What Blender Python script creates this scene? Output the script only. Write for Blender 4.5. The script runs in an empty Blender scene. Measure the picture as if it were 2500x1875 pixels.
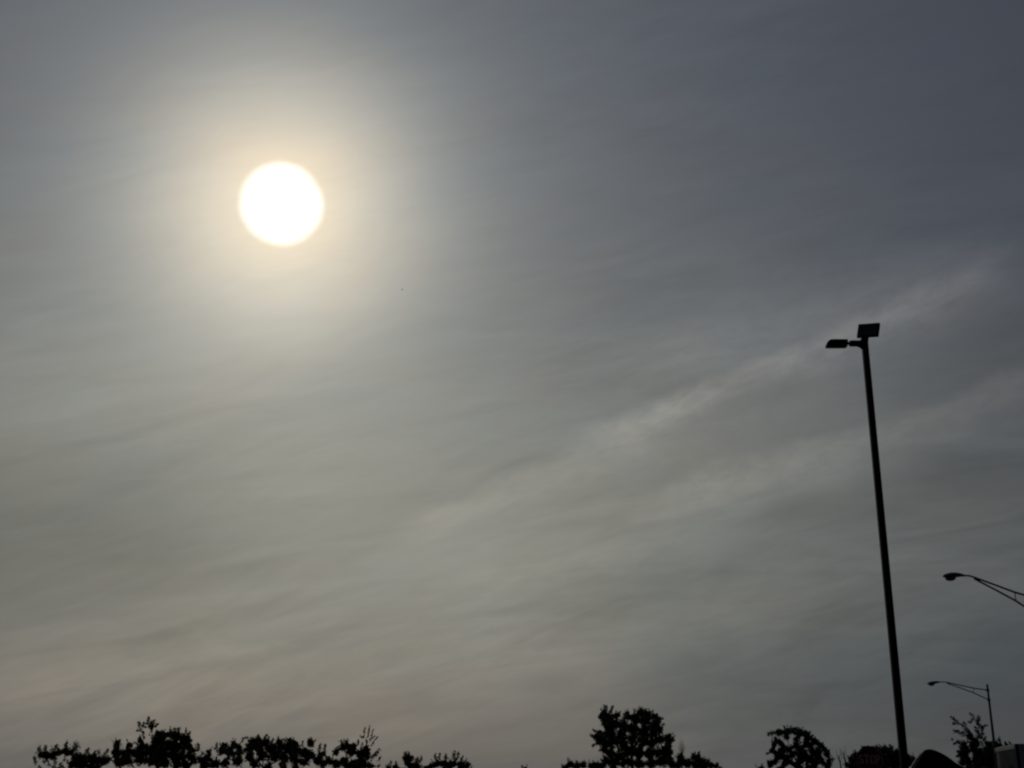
import bpy, bmesh, math, random
import numpy as np
from mathutils import Matrix, Vector

sc = bpy.context.scene
COL = sc.collection

# ------------------------------------------------------------------ camera
F = 2800.0                                   # focal length in pixels of the 2500 px wide photograph
PITCH, ROLL, EYE = math.radians(19.7), math.radians(1.0), 1.3
fw = np.array([0, math.cos(PITCH), math.sin(PITCH)])
up0 = np.array([0, -math.sin(PITCH), math.cos(PITCH)])
rt0 = np.array([1.0, 0, 0])
up = up0 * math.cos(ROLL) - rt0 * math.sin(ROLL)
rt = rt0 * math.cos(ROLL) + up0 * math.sin(ROLL)
CAM = np.array([0, 0, EYE])
cd = bpy.data.cameras.new('camera')
cam = bpy.data.objects.new('camera', cd)
COL.objects.link(cam)
cd.sensor_width = 36
cd.lens = 36 * F / 2500
cd.clip_start, cd.clip_end = 0.05, 6000
cam.matrix_world = Matrix(((rt[0], up[0], -fw[0], 0), (rt[1], up[1], -fw[1], 0), (rt[2], up[2], -fw[2], EYE), (0, 0, 0, 1)))
sc.camera = cam


def at(px, py, Y):
    """the point of the place that lies Y metres ahead on the line of sight through a pixel of the photograph"""
    d = rt * ((px - 1250) / F) + up * ((937.5 - py) / F) + fw
    return CAM + d * (Y / d[1])


def mpp(p):
    return float((np.asarray(p) - CAM) @ fw) / F


# ------------------------------------------------------------------ sky, sun, exposure
SUN_DIR = rt * ((687 - 1250) / F) + up * ((937.5 - 498) / F) + fw
SUN_DIR = SUN_DIR / np.linalg.norm(SUN_DIR)
SUN_EL = math.asin(SUN_DIR[2])
SUN_AZ = math.atan2(SUN_DIR[0], SUN_DIR[1])

world = bpy.data.worlds.new("World")
sc.world = world
world.use_nodes = True
NT = world.node_tree
bg = NT.nodes['Background']


class V:
    """a socket of the world's node tree with arithmetic"""
    def __init__(s, k): s.k = k
    def _m(s, op, *o):
        n = NT.nodes.new('ShaderNodeMath'); n.operation = op
        for i, x in enumerate((s,) + o):
            if isinstance(x, V): NT.links.new(x.k, n.inputs[i])
            else: n.inputs[i].default_value = x
        return V(n.outputs[0])
    def __add__(s, o): return s._m('ADD', o)
    __radd__ = __add__
    def __mul__(s, o): return s._m('MULTIPLY', o)
    __rmul__ = __mul__
    def __sub__(s, o): return s._m('SUBTRACT', o)
    def __rsub__(s, o): return V_const(o)._m("SUBTRACT", s)
    def __truediv__(s, o): return s._m('DIVIDE', o)
    def exp(s): return V_const(math.e)._m('POWER', s)
    def clamp(s): return s._m('MAXIMUM', 0.0)._m('MINIMUM', 1.0)


def V_const(x):
    n = NT.nodes.new('ShaderNodeValue'); n.outputs[0].default_value = x
    return V(n.outputs[0])


tc = NT.nodes.new('ShaderNodeTexCoord')
DIRV = tc.outputs['Generated']


def dot(vec):
    n = NT.nodes.new('ShaderNodeVectorMath'); n.operation = 'DOT_PRODUCT'
    NT.links.new(DIRV, n.inputs[0]); n.inputs[1].default_value = [float(c) for c in vec]
    return V(n.outputs['Value'])


def smooth(v, a, b):
    n = NT.nodes.new('ShaderNodeMapRange'); n.interpolation_type = 'SMOOTHSTEP'
    NT.links.new(v.k, n.inputs[0]); n.inputs[1].default_value = a; n.inputs[2].default_value = b
    return V(n.outputs[0])


def combine(x, y, z):
    n = NT.nodes.new('ShaderNodeCombineXYZ')
    for i, s in enumerate((x, y, z)):
        if isinstance(s, V): NT.links.new(s.k, n.inputs[i])
        else: n.inputs[i].default_value = s
    return n.outputs[0]


def noise(vec, scale, detail=4.0, rough=0.55, dist=0.0):
    n = NT.nodes.new('ShaderNodeTexNoise')
    NT.links.new(vec, n.inputs['Vector'])
    n.inputs['Scale'].default_value = scale; n.inputs['Detail'].default_value = detail
    n.inputs['Roughness'].default_value = rough; n.inputs['Distortion'].default_value = dist
    return V(n.outputs['Fac']) - 0.5


DEG = 180 / math.pi
X, Y_, Z = dot((1, 0, 0)), dot((0, 1, 0)), dot((0, 0, 1))
el = Z._m('ARCSINE') * DEG
azim = X._m('ARCTAN2', Y_) * DEG
th = dot(SUN_DIR)._m('MINIMUM', 1.0)._m('ARCCOSINE') * DEG
daz = (azim - SUN_AZ * DEG) * (1 / DEG)
ca = daz._m('COSINE')

# thin veil of cirrus: light scattered forward round the sun, plus the warm haze low under it
def gauss(v, s):
    q = v / s
    return (q * q * -1.0).exp()
hz = gauss(el - 12.0, 12.0) * ((ca - 1.0) * 5.0).exp()
e16 = (th / -16.0).exp()
n_rim = noise(combine(dot(rt) * 40.0, dot(up) * 40.0, 0.0), 1.0, 2.0, 0.5)
terms = [
    ((th / -55.0).exp(), (0.5393, 0.6091, 0.8916)),
    (gauss(th, 5.0), (3.00, 1.55, 0.25)),
    (gauss(th, 6.5), (1.98, 2.40, 2.36)),
    ((th / -30.0).exp(), (0.08, 0.08, 0.06)),
    (gauss(th, 9.5), (0.22, 0.18, 0.10)),
    (e16, (0.4996, 0.7110, 0.6417)),
    (hz, (0.83, 0.80, 0.47)),
    (smooth(th + 0.16 * n_rim, 2.22, 1.50), (5.5, 5.5, 5.5)),      # the sun's disc burnt out behind the veil
    (gauss(th, 2.2), (0.5, 0.35, 0.0)),
    (gauss(el - 4.2, 2.6) * ((ca - 1.0) * 14.0).exp(), (0.30, 0.17, 0.12)),
]


def scale_col(v, col):
    n = NT.nodes.new('ShaderNodeVectorMath'); n.operation = 'SCALE'
    n.inputs[0].default_value = col; NT.links.new(v.k, n.inputs['Scale'])
    return n.outputs[0]


def vadd(a, b, op='ADD'):
    n = NT.nodes.new('ShaderNodeVectorMath'); n.operation = op
    NT.links.new(a, n.inputs[0]); NT.links.new(b, n.inputs[1])
    return n.outputs[0]


sky = NT.nodes.new('ShaderNodeTexSky')
sky.sky_type = 'NISHITA'; sky.sun_disc = False
sky.sun_elevation = SUN_EL; sky.sun_rotation = SUN_AZ
sky.dust_density = 3.0
SKY_STRENGTH = 0.1
nsc = NT.nodes.new('ShaderNodeVectorMath'); nsc.operation = 'SCALE'
NT.links.new(sky.outputs[0], nsc.inputs[0]); nsc.inputs['Scale'].default_value = 0.2
total = nsc.outputs[0]
for v, c in terms:
    total = vadd(total, scale_col(v, [q / SKY_STRENGTH for q in c]))

# cirrus streaks, drawn out along one direction of the sky
def tilt(a):
    a = math.radians(a)
    return rt0 * math.cos(a) + up0 * math.sin(a), -rt0 * math.sin(a) + up0 * math.cos(a)
T1, N1 = tilt(17)
broad = combine(dot(T1) * 2.2, dot(N1) * 9.0, dot(fw) * 2.2)
fine = combine(dot(T1) * 7.0, dot(N1) * 34.0, dot(fw) * 7.0)
T2, N2 = tilt(4)
flat = combine(dot(T2) * 5.0, dot(N2) * 40.0, dot(fw) * 5.0)
n_broad = noise(broad, 1.0, 3.0, 0.5, 0.4)
n_patch = noise(combine(dot(T1) * 3.0, dot(N1) * 7.0, dot(fw) * 3.0 + 7.0), 1.0, 2.0, 0.5)
n_fine = noise(fine, 1.0, 5.0, 0.55, 1.5)
n_flat = noise(flat, 1.0, 4.0, 0.5, 1.1)
n_micro = noise(combine(dot(T1) * 16.0, dot(N1) * 95.0, dot(fw) * 16.0), 1.0, 5.0, 0.6, 0.8)
n_hue = noise(combine(dot(T2) * 10.0, dot(N2) * 16.0, dot(fw) * 10.0), 1.0, 2.0, 0.5)
calm = (0.55 + 0.45 * smooth(el, 34.0, 16.0)) * (0.55 + 0.45 * smooth(th, 6.0, 22.0))
mod = 1.0 + calm * (0.30 * n_broad + (0.30 * n_fine + 0.22 * n_flat + 0.14 * n_micro) * (1.0 + 3.0 * n_patch))


def azel(px, py):
    d = at(px, py, 1.0) - CAM
    d = d / np.linalg.norm(d)
    return math.degrees(math.atan2(d[0], d[1])), math.degrees(math.asin(d[2]))


wob = noise(combine(azim * 0.35, el * 0.35, 0.0), 1.0, 4.0, 0.6)
tex = noise(combine(azim * 0.55, el * 0.9, 3.0), 1.0, 5.0, 0.6, 0.5)

tex2 = noise(combine(azim * 0.75 + el * 0.35, el * 2.6 - azim * 1.2, 5.0), 1.0, 4.0, 0.55, 0.8)


def streak(p0, p1, amp, w_up, w_dn, wobble=1.0, patchy=1.0, bow=0.0):
    """one drawn-out wisp between two directions of the sky: sharper on its upper side"""
    (a0, e0), (a1, e1) = azel(*p0), azel(*p1)
    L = math.hypot(a1 - a0, e1 - e0)
    ux, uy = (a1 - a0) / L, (e1 - e0) / L
    s = ((azim - a0) * ux + (el - e0) * uy) / L
    t = (el - e0) * ux - (azim - a0) * uy + wobble * wob
    if bow: t = t - bow * 4.0 * (s * (1.0 - s))
    prof = smooth(t, w_up, 0.0) * smooth(t, -w_dn, 0.0)
    ends = smooth(s, -0.02, 0.25) * smooth(s, 1.05, 0.75)
    return amp * (prof * ends * (1.0 + patchy * (1.4 * tex + 0.9 * tex2)))


cl = (streak((1300, 1105), (2500, 600), 0.21, 0.75, 1.4, 1.1, 1.0)
      + streak((1250, 1150), (2540, 600), 0.20, 1.3, 3.4, 1.4, 0.8)
      + streak((900, 1330), (1760, 930), 0.14, 0.8, 2.6, 1.3, 0.8)
      + streak((1480, 900), (2560, 600), 0.26, 2.8, 3.0, 1.4, 0.8)
      + streak((1500, 1250), (2700, 860), 0.26, 1.0, 2.0, 1.5, 1.0)
      + streak((850, 1520), (2300, 960), 0.15, 4.5, 5.5, 1.5, 0.5)
      + streak((950, 1640), (1900, 1480), 0.13, 2.5, 3.0, 1.5, 0.6)
      + streak((930, 1300), (1480, 1130), 0.07, 0.4, 1.2, 0.8, 0.7)
      + streak((1640, 1150), (2080, 1060), 0.10, 0.5, 0.8, 0.6, 1.2)
      + streak((1100, 1460), (1900, 1240), 0.05, 1.2, 1.6, 1.0, 1.0)
      + streak((200, 1600), (760, 1440), -0.10, 0.35, 1.0, 0.7, 0.9)
      + streak((380, 1760), (640, 1590), -0.06, 0.35, 0.7, 0.8, 1.0)
      + streak((1250, 1560), (1950, 1330), -0.08, 1.0, 1.4, 0.8, 0.9)
      + streak((1500, 1060), (2000, 930), -0.08, 0.5, 0.9, 0.9, 1.0)
      + streak((1150, 1190), (1700, 960), -0.06, 1.2, 0.6, 0.9, 0.5)
      + streak((1750, 1290), (2600, 1090), -0.10, 1.0, 2.2, 0.9, 0.6)
      + streak((-1900, 1380), (720, 1270), -0.30, 7.0, 7.0, 0.8, 0.1)
      + streak((800, 1720), (1400, 1650), -0.05, 0.4, 0.6, 0.5, 1.0))
mod = mod * (1.0 + cl)
cool = streak((1420, 1700), (3100, 1600), 1.0, 5.5, 6.0, 1.0, 0.2)       # a cooler, thicker bank of veil
warm = 0.09 * cl.clamp()                # lit wisps are warmer than the veil
hue = combine(mod * (1.0 + warm) * (1.0 + 0.10 * n_hue) * (1.0 - 0.27 * cool), mod * (1.0 - 0.20 * cool), mod * (1.0 - warm) * (1.0 - 0.08 * n_hue) * (1.0 - 0.15 * cool))
total = vadd(total, hue, 'MULTIPLY')
NT.links.new(total, bg.inputs[0])
bg.inputs[1].default_value = SKY_STRENGTH

sd = bpy.data.lights.new('sun', 'SUN')
sd.energy, sd.angle, sd.color = 2.0, math.radians(1.0), (1.0, 0.93, 0.82)
sun = bpy.data.objects.new('sun', sd)
COL.objects.link(sun)
sun.rotation_euler = Vector(SUN_DIR).to_track_quat('Z', 'Y').to_euler()
sun.location = (-20, 60, 60)

sc.view_settings.view_transform = 'Standard'
sc.view_settings.look = 'None'
sc.view_settings.gamma = 1.0
sc.view_settings.use_curve_mapping = False
sc.view_settings.exposure = -3.0
sc.cycles.pixel_filter_type = 'BLACKMAN_HARRIS'
sc.cycles.filter_width = 2.3                 # the photograph is soft at pixel level
sc.cycles.max_bounces = 6
sc.cycles.use_denoising = True


# ------------------------------------------------------------------ materials
def material(name, col, rough=0.6, metal=0.0, var=0.15, scale=4.0, bump=0.0, trans=0.0, spec=0.5, tint=None):
    m = bpy.data.materials.new(name); m.use_nodes = True
    nt = m.node_tree; b = nt.nodes['Principled BSDF']
    co = nt.nodes.new('ShaderNodeTexCoord')
    n = nt.nodes.new('ShaderNodeTexNoise'); n.inputs['Scale'].default_value = scale; n.inputs['Detail'].default_value = 5
    nt.links.new(co.outputs['Object'], n.inputs['Vector'])
    r = nt.nodes.new('ShaderNodeValToRGB')
    lo = [c * (1 - var) for c in col]; hi = [min(1, c * (1 + var)) for c in (tint or col)]
    r.color_ramp.elements[0].position, r.color_ramp.elements[1].position = 0.3, 0.7
    r.color_ramp.elements[0].color = (*lo, 1); r.color_ramp.elements[1].color = (*hi, 1)
    nt.links.new(n.outputs['Fac'], r.inputs[0]); nt.links.new(r.outputs[0], b.inputs['Base Color'])
    b.inputs['Roughness'].default_value = rough; b.inputs['Metallic'].default_value = metal
    b.inputs['Specular IOR Level'].default_value = spec
    if bump:
        bp = nt.nodes.new('ShaderNodeBump'); bp.inputs['Strength'].default_value = bump; bp.inputs['Distance'].default_value = 0.02
        nt.links.new(n.outputs['Fac'], bp.inputs['Height']); nt.links.new(bp.outputs[0], b.inputs['Normal'])
    if trans:
        t = nt.nodes.new('ShaderNodeBsdfTranslucent'); nt.links.new(r.outputs[0], t.inputs[0])
        mx = nt.nodes.new('ShaderNodeMixShader'); mx.inputs[0].default_value = trans
        nt.links.new(b.outputs[0], mx.inputs[1]); nt.links.new(t.outputs[0], mx.inputs[2])
        nt.links.new(mx.outputs[0], nt.nodes['Material Output'].inputs[0])
    return m


M = {
    'leaf_a': material('leaf_dark_green', (0.060, 0.078, 0.028), 0.6, var=0.3, scale=0.9, trans=0.3, spec=0.25, tint=(0.060, 0.072, 0.022)),
    'leaf_b': material('leaf_deep_green', (0.048, 0.068, 0.032), 0.6, var=0.3, scale=0.9, trans=0.3, spec=0.25),
    'leaf_c': material('leaf_grey_green', (0.060, 0.080, 0.042), 0.6, var=0.25, scale=0.9, trans=0.35, spec=0.25),
    'bark': material('bark', (0.07, 0.055, 0.042), 0.9, var=0.35, scale=9, bump=0.6),
    'twig': material('pale_twig', (0.16, 0.15, 0.14), 0.85, var=0.2, scale=9),
    'black_paint': material('black_bronze_paint', (0.010, 0.009, 0.008), 0.8, var=0.2, scale=12, spec=0.08),
    'lens': material('lamp_lens', (0.03, 0.03, 0.026), 0.5, var=0.1),
    'galv': material('galvanised_steel', (0.20, 0.205, 0.21), 0.6, metal=0.35, var=0.15, scale=14),
    'refractor': material('cloudy_refractor', (0.22, 0.22, 0.2), 0.3, var=0.15, trans=0.4),
    'dark_steel': material('weathered_dark_steel', (0.035, 0.037, 0.036), 0.6, metal=0.2, var=0.25, scale=10),
    'sign_red': material('sign_red', (0.16, 0.007, 0.009), 0.7, var=0.15, scale=6, spec=0.1),
    'sign_white': material('sign_white', (0.42, 0.40, 0.39), 0.7, var=0.15, scale=6, spec=0.1),
    'truck_paint': material('black_truck_paint', (0.008, 0.008, 0.009), 0.75, var=0.2, scale=3, spec=0.03),
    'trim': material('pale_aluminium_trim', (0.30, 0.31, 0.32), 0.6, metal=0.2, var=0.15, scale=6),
    'glass': material('tinted_glass', (0.01, 0.012, 0.013), 0.08, var=0.1),
    'rubber': material('tyre_rubber', (0.018, 0.018, 0.018), 0.85, var=0.2, scale=20, bump=0.3),
    'trailer_grey': material('trailer_grey', (0.17, 0.17, 0.168), 0.8, var=0.12, scale=1.3, spec=0.05),
    'trailer_dark': material('dark_grey_side', (0.058, 0.063, 0.068), 0.85, var=0.15, scale=1.3, spec=0.03),  # near side's grey, darker than the front and far walls
    'asphalt': material('asphalt', (0.045, 0.045, 0.047), 0.9, var=0.3, scale=30, bump=0.5),
    'bird': material('grey_plumage', (0.16, 0.155, 0.15), 0.9, var=0.2),
    'concrete': material('concrete', (0.28, 0.27, 0.25), 0.85, var=0.18, scale=8, bump=0.3),
    'grass': material('mown_grass', (0.045, 0.065, 0.02), 0.9, var=0.4, scale=3, bump=0.5),
    'paint': material('road_paint', (0.6, 0.6, 0.57), 0.7, var=0.2, scale=14),
}


# ------------------------------------------------------------------ building helpers
class MB:
    """collects shapes and links them as one mesh object"""
    def __init__(s): s.bm = bmesh.new()

    def box(s, lo, hi, bev=0.0, mat=None):
        r = bmesh.ops.create_cube(s.bm, size=1.0)
        vs = r['verts']
        for v in vs:
            v.co = Vector([lo[i] + (v.co[i] + 0.5) * (hi[i] - lo[i]) for i in range(3)])
        if bev:
            es = list({e for v in vs for e in v.link_edges})
            r2 = bmesh.ops.bevel(s.bm, geom=es, offset=bev, segments=2, affect='EDGES', profile=0.5)
            vs = list({v for f in r2['faces'] for v in f.verts} | {v for v in vs if v.is_valid})
        if mat is not None:
            bmesh.ops.transform(s.bm, matrix=mat, verts=vs)
        return s

    def tube(s, pts, rad, n=10, cap=True):
        pts = [Vector([float(c) for c in p]) for p in pts]
        rads = rad if isinstance(rad, (list, tuple)) else [rad] * len(pts)
        rings = []
        ref = Vector((0.13, 0.97, 0.2))
        for i, p in enumerate(pts):
            t = (pts[min(i + 1, len(pts) - 1)] - pts[max(i - 1, 0)]).normalized()
            a = t.cross(ref).normalized(); b = t.cross(a)
            rings.append([s.bm.verts.new(p + (a * math.cos(2 * math.pi * k / n) + b * math.sin(2 * math.pi * k / n)) * rads[i]) for k in range(n)])
        for i in range(len(rings) - 1):
            for k in range(n):
                s.bm.faces.new((rings[i][k], rings[i][(k + 1) % n], rings[i + 1][(k + 1) % n], rings[i + 1][k]))
        if cap:
            s.bm.faces.new(rings[0][::-1]); s.bm.faces.new(rings[-1])
        return s

    def prism(s, poly, y0, y1, mat=None):
        """polygon in x-z pushed from y0 to y1"""
        a = [s.bm.verts.new((x, y0, z)) for x, z in poly]
        b = [s.bm.verts.new((x, y1, z)) for x, z in poly]
        n = len(poly)
        s.bm.faces.new(a); s.bm.faces.new(b[::-1])
        for i in range(n):
            s.bm.faces.new((a[i], b[i], b[(i + 1) % n], a[(i + 1) % n]))
        if mat is not None:
            bmesh.ops.transform(s.bm, matrix=mat, verts=a + b)
        return s

    def lathe(s, prof, axis_mat=None, n=20):
        rings = []; new = []
        for r_, z in prof:
            ring = [s.bm.verts.new((r_ * math.cos(2 * math.pi * k / n), r_ * math.sin(2 * math.pi * k / n), z)) for k in range(n)]
            rings.append(ring); new += ring
        for i in range(len(rings) - 1):
            for k in range(n):
                s.bm.faces.new((rings[i][k], rings[i][(k + 1) % n], rings[i + 1][(k + 1) % n], rings[i + 1][k]))
        s.bm.faces.new(rings[0][::-1]); s.bm.faces.new(rings[-1])
        if axis_mat is not None:
            bmesh.ops.transform(s.bm, matrix=axis_mat, verts=new)
        return s

    def build(s, name, mat, parent=None, smooth=False):
        bmesh.ops.recalc_face_normals(s.bm, faces=s.bm.faces)
        me = bpy.data.meshes.new(name)
        s.bm.to_mesh(me); s.bm.free()
        me.materials.append(mat)
        if smooth:
            for p in me.polygons: p.use_smooth = True
        o = bpy.data.objects.new(name, me)
        COL.objects.link(o)
        if parent is not None: o.parent = parent
        return o


def thing(name, loc, label, cat, group=None, rz=0.0):
    o = bpy.data.objects.new(name, None)
    COL.objects.link(o)
    o.empty_display_size = 0.5
    o.location = [float(c) for c in loc]; o.rotation_euler = (0, 0, rz)
    o['label'] = label; o['category'] = cat
    if group: o['group'] = group
    return o


def copy_tree(o, parent=None):
    c = o.copy(); COL.objects.link(c)
    if parent is not None:
        c.parent = parent
    for ch in list(o.children):
        copy_tree(ch, c)
    return c


def sheet(name, x0, x1, y0, y1, z, mat):
    m = MB()
    vs = [m.bm.verts.new(p) for p in ((x0, y0, z), (x1, y0, z), (x1, y1, z), (x0, y1, z))]
    m.bm.faces.new(vs)
    o = m.build(name, mat); o['kind'] = 'structure'
    return o


# ------------------------------------------------------------------ ground, car park, road
sheet('ground', -1500, 1500, -1500, 2500, 0.0, M['grass'])
sheet('parking_lot', -60, 60, -40, 30, 0.004, M['asphalt'])
sheet('road', -300, 300, 38, 50, 0.004, M['asphalt'])
sheet('truck_yard', 5, 60, 55, 70, 0.004, M['asphalt'])
for i, yk in enumerate((30.0, 37.75, 50.0)):
    k = MB().box((-60 if i == 0 else -300, yk, 0), (60 if i == 0 else 300, yk + 0.25, 0.13), 0.02).build('kerb', M['concrete'])
    k['kind'] = 'structure'
lm = sheet('road_marking', -300, 300, 43.9, 44.05, 0.008, M['paint'])
for i in range(9):
    sheet('parking_line', -14 + i * 2.75, -13.9 + i * 2.75, 24.5, 29.8, 0.008, M['paint'])

# ------------------------------------------------------------------ trees
rng = np.random.default_rng(11)
rnd = random.Random(5)


def rand_units(n):
    v = rng.normal(size=(n, 3)); return v / np.linalg.norm(v, axis=1)[:, None]


def leaf_mesh(name, pos, size, mat, parent, along=None):
    """diamond-shaped folded leaves, one face pair each"""
    n = len(pos)
    a = rand_units(n)
    if along is not None:
        a = a + along * 0.9; a /= np.linalg.norm(a, axis=1)[:, None]
    b = np.cross(a, rand_units(n)); b /= np.linalg.norm(b, axis=1)[:, None]
    s = (size * rng.uniform(0.7, 1.3, n))[:, None] if np.ndim(size) else size * rng.uniform(0.7, 1.3, n)[:, None]
    c = np.cross(a, b)
    v = np.empty((n, 4, 3))
    v[:, 0] = pos - a * s * 0.62
    v[:, 1] = pos + b * s * 0.36 + c * s * 0.10
    v[:, 2] = pos + a * s * 0.62
    v[:, 3] = pos - b * s * 0.36 + c * s * 0.10
    idx = np.arange(n)[:, None] * 4
    tri = np.concatenate([idx + [0, 1, 2], idx + [0, 2, 3]], 1).reshape(-1)
    me = bpy.data.meshes.new(name)
    me.vertices.add(n * 4); me.vertices.foreach_set('co', v.reshape(-1))
    me.loops.add(len(tri)); me.loops.foreach_set('vertex_index', tri.astype(np.int32))
    me.polygons.add(len(tri) // 3)
    me.polygons.foreach_set('loop_start', np.arange(0, len(tri), 3, dtype=np.int32))
    me.polygons.foreach_set('loop_total', np.full(len(tri) // 3, 3, dtype=np.int32))
    me.update(calc_edges=True)
    me.materials.append(mat)
    o = bpy.data.objects.new(name, me); COL.objects.link(o)
    o['kind'] = 'stuff'
    if parent is not None: o.parent = parent
    return o


def spindle(p0, p1, w, n):
    """leaf positions along a shoot"""
    t = rng.uniform(0, 1, n)[:, None]
    g = rng.normal(size=(n, 3)) * (w * 0.30) * (1 - 0.45 * t)
    return p0 + (p1 - p0) * t + g


def make_tree(name, Y, spec, label, cat, group, mat, leaf=3.7, dens=1.3, trunk_px=None, depth=0.8, limbs=6, fill=None, lean=0.0):
    """a tree Y metres away. spec: round sprays ('b', x, y, r) and single shoots ('s', x0, y0, x1, y1, w), in pixels of the photograph,
    each set at its own distance within the crown's depth; fill: sprays of the same tree below what the photograph shows"""
    xs = [q[1] for q in spec]
    cx = trunk_px if trunk_px is not None else (min(xs) + max(xs)) / 2
    base = at(cx, 1850, Y); base[2] = 0.0
    root = thing(name, base, label, cat, group)
    B0 = np.array(base)
    half = (max(xs) - min(xs)) / 2 * mpp(at(cx, 1850, Y))
    pos, dirs, tips, balls = [], [], [], []
    k = mpp(at(cx, 1850, Y))
    up_v = np.array([0, 0, 1.0])

    def tuft(p0, dr, ln, n):
        q = spindle(p0, p0 + dr * ln, 7.4 * k, n)
        pos.append(q); dirs.append(np.repeat(dr[None], len(q), 0))

    def put(c, r):
        for _ in range(int(5 + dens * 2.35 * rng.uniform(0.7, 1.3) * (r / (4.2 * k)) ** 2)):
            o = rand_units(1)[0] * r * rng.uniform(0.05, 1.0) ** 0.6 * 1.05
            dr = o / (np.linalg.norm(o) + 1e-6) * 0.7 + up_v * 0.6 + rng.normal(size=3) * 0.45
            dr /= np.linalg.norm(dr)
            ln = min(r, 10 * k) * rng.uniform(0.5, 1.15)
            tuft(c + o * 0.85 - dr * ln * 0.5, dr, ln, int(13 * dens + 6))

    def shoot(c, r):
        # thin tips that leave the crown's outline
        for _ in range(3):
            o = rand_units(1)[0]; o = o / np.linalg.norm(o)
            dr = o + up_v * 0.7 + rng.normal(size=3) * 0.3; dr /= np.linalg.norm(dr)
            ln = rng.uniform(7, 13) * k
            p0 = c + o * r * 0.85
            q = spindle(p0, p0 + dr * ln, 3.4 * k, int(rng.integers(7, 15)))
            pos.append(q); dirs.append(np.repeat(dr[None], len(q), 0))

    def bridge(c, r, d, r2):
        for _ in range(int(3 + 4 * dens)):
            t = rng.uniform(0.2, 0.8)
            o = c * (1 - t) + d * t + rand_units(1)[0] * min(r, r2) * 0.6 * rng.uniform(0, 1)
            dr = up_v * 0.5 + rng.normal(size=3) * 0.6; dr /= np.linalg.norm(dr)
            ln = 9 * k * rng.uniform(0.6, 1.1)
            tuft(o - dr * ln * 0.5, dr, ln, int(13 * dens + 4))

    for q in spec:
        dy = rng.uniform(-1, 1) * half * depth
        if q[0] == 'b':
            c = at(q[1], q[2], Y + dy); kk = mpp(c)
            put(c, q[3] * kk); shoot(c, q[3] * kk); tips.append(c); balls.append((q[1], q[2], q[3], c, q[3] * kk))
        else:
            dy *= 0.5
            a, b = at(q[1], q[2], Y + dy), at(q[3], q[4], Y + dy); kk = mpp(a)
            tip, foot = (a, b)
            L = np.linalg.norm(a - b) / kk
            n = int(6 + L * q[5] / (leaf * leaf) * 7.0)
            s_ = spindle(foot, tip, q[5] * kk * 1.2, n)
            pos.append(s_); dd = (tip - foot) / (np.linalg.norm(tip - foot) + 1e-9)
            dirs.append(np.repeat(dd[None], n, 0))
    for i in range(len(balls)):
        for j in range(i):
            p, q = balls[i], balls[j]
            if math.hypot(p[0] - q[0], p[1] - q[1]) < (p[2] + q[2]) * 1.15 + 1 and rng.uniform() < 0.85:
                bridge(p[3], p[4], q[3], q[4])
    # the rest of the crown, lower than the frame reaches
    z_edge = at(cx, 1880, Y)[2]
    lo = max(0.5, z_edge * 0.25)
    nf = fill if fill is not None else max(6, int(half / (18 * k)) * 5)
    for _ in range(nf):
        a = rng.uniform(0, 2 * math.pi); rr = half * 0.9 * math.sqrt(rng.uniform(0, 1))
        c = np.array([B0[0] + rr * math.cos(a), B0[1] + rr * math.sin(a) * depth, rng.uniform(lo, z_edge - 9 * k)])
        put(c, rng.uniform(13, 18) * k)
    pos = np.concatenate(pos) - B0; dirs = np.concatenate(dirs)
    leaf_mesh('crown', pos, leaf * k, mat, root, dirs)
    # trunk and limbs
    top = max((t[2] for t in tips), default=2.0)
    th_ = max(top * 0.72, 1.0)
    r0 = max(0.05, 0.022 * top)
    hx = lean * th_
    MB().tube([(0, 0, -0.1), (0.02, 0.01, th_ * 0.3), (hx * 0.5 + 0.06, 0.03, th_ * 0.65), (hx, 0, th_)], [r0 * 1.25, r0, r0 * 0.7, r0 * 0.3], 9).build('trunk', M['bark'], root, True)
    if tips:
        pick = rnd.sample(tips, min(limbs, len(tips)))
        for t in pick:
            e = np.array(t) - B0
            f_ = min(0.9, max(0.25, e[2] / th_ - 0.45))
            s_ = np.array([hx * f_, 0, th_ * f_])
            mid = s_ * 0.45 + e * 0.55 - np.array([0, 0, 0.12 * np.linalg.norm(e - s_)])
            MB().tube([s_, mid, e], [r0 * 0.5, r0 * 0.33, r0 * 0.1], 6).build('limb', M['bark'], root, True)
    return root


def parse(txt):
    out = []
    for it in txt.split():
        f_ = it[1:].split(',')
        out.append((it[0], *[float(v) for v in f_]))
    return out


ROW = 'leafy trees along the low tree line'
T = []
make_tree('broadleaf_tree', 63, parse('''
s95,1824,96,1844,11 s111,1821,112,1840,9 s138,1819,130,1842,12 s162.5,1811,159,1833,10 s186,1814,181,1837,18 s215,1827,212,1842,10 s231,1834,229,1844,8
s243,1831,241,1843,8 s264,1829,254,1846,9 s83,1847,88,1864,9 b103,1844,9 b118,1844,9 b132,1844,10 b146,1836,7 b160,1836,7 b172,1838,8 b185,1850,13 b200,1850,12 b215,1853,13
b232,1853,13 b249,1857,13 b262,1856,10 b195,1868,13 b220,1872,12 b240,1873,12 s104,1857,110,1862,6 s96,1870,98,1874,6 s118,1865,121,1870,7 s112,1850,116,1860,6
s134,1850,135,1866,8 s160,1842,157,1858,6 s150,1862,142,1872,5 s165,1855,166,1864,4 b150,1882,12 b130,1886,14 b175,1868,9 b100,1890,12'''),
          'low wide dark tree with ragged upright shoots, beside the open gap of sky', 'tree', ROW, M['leaf_a'])
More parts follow.
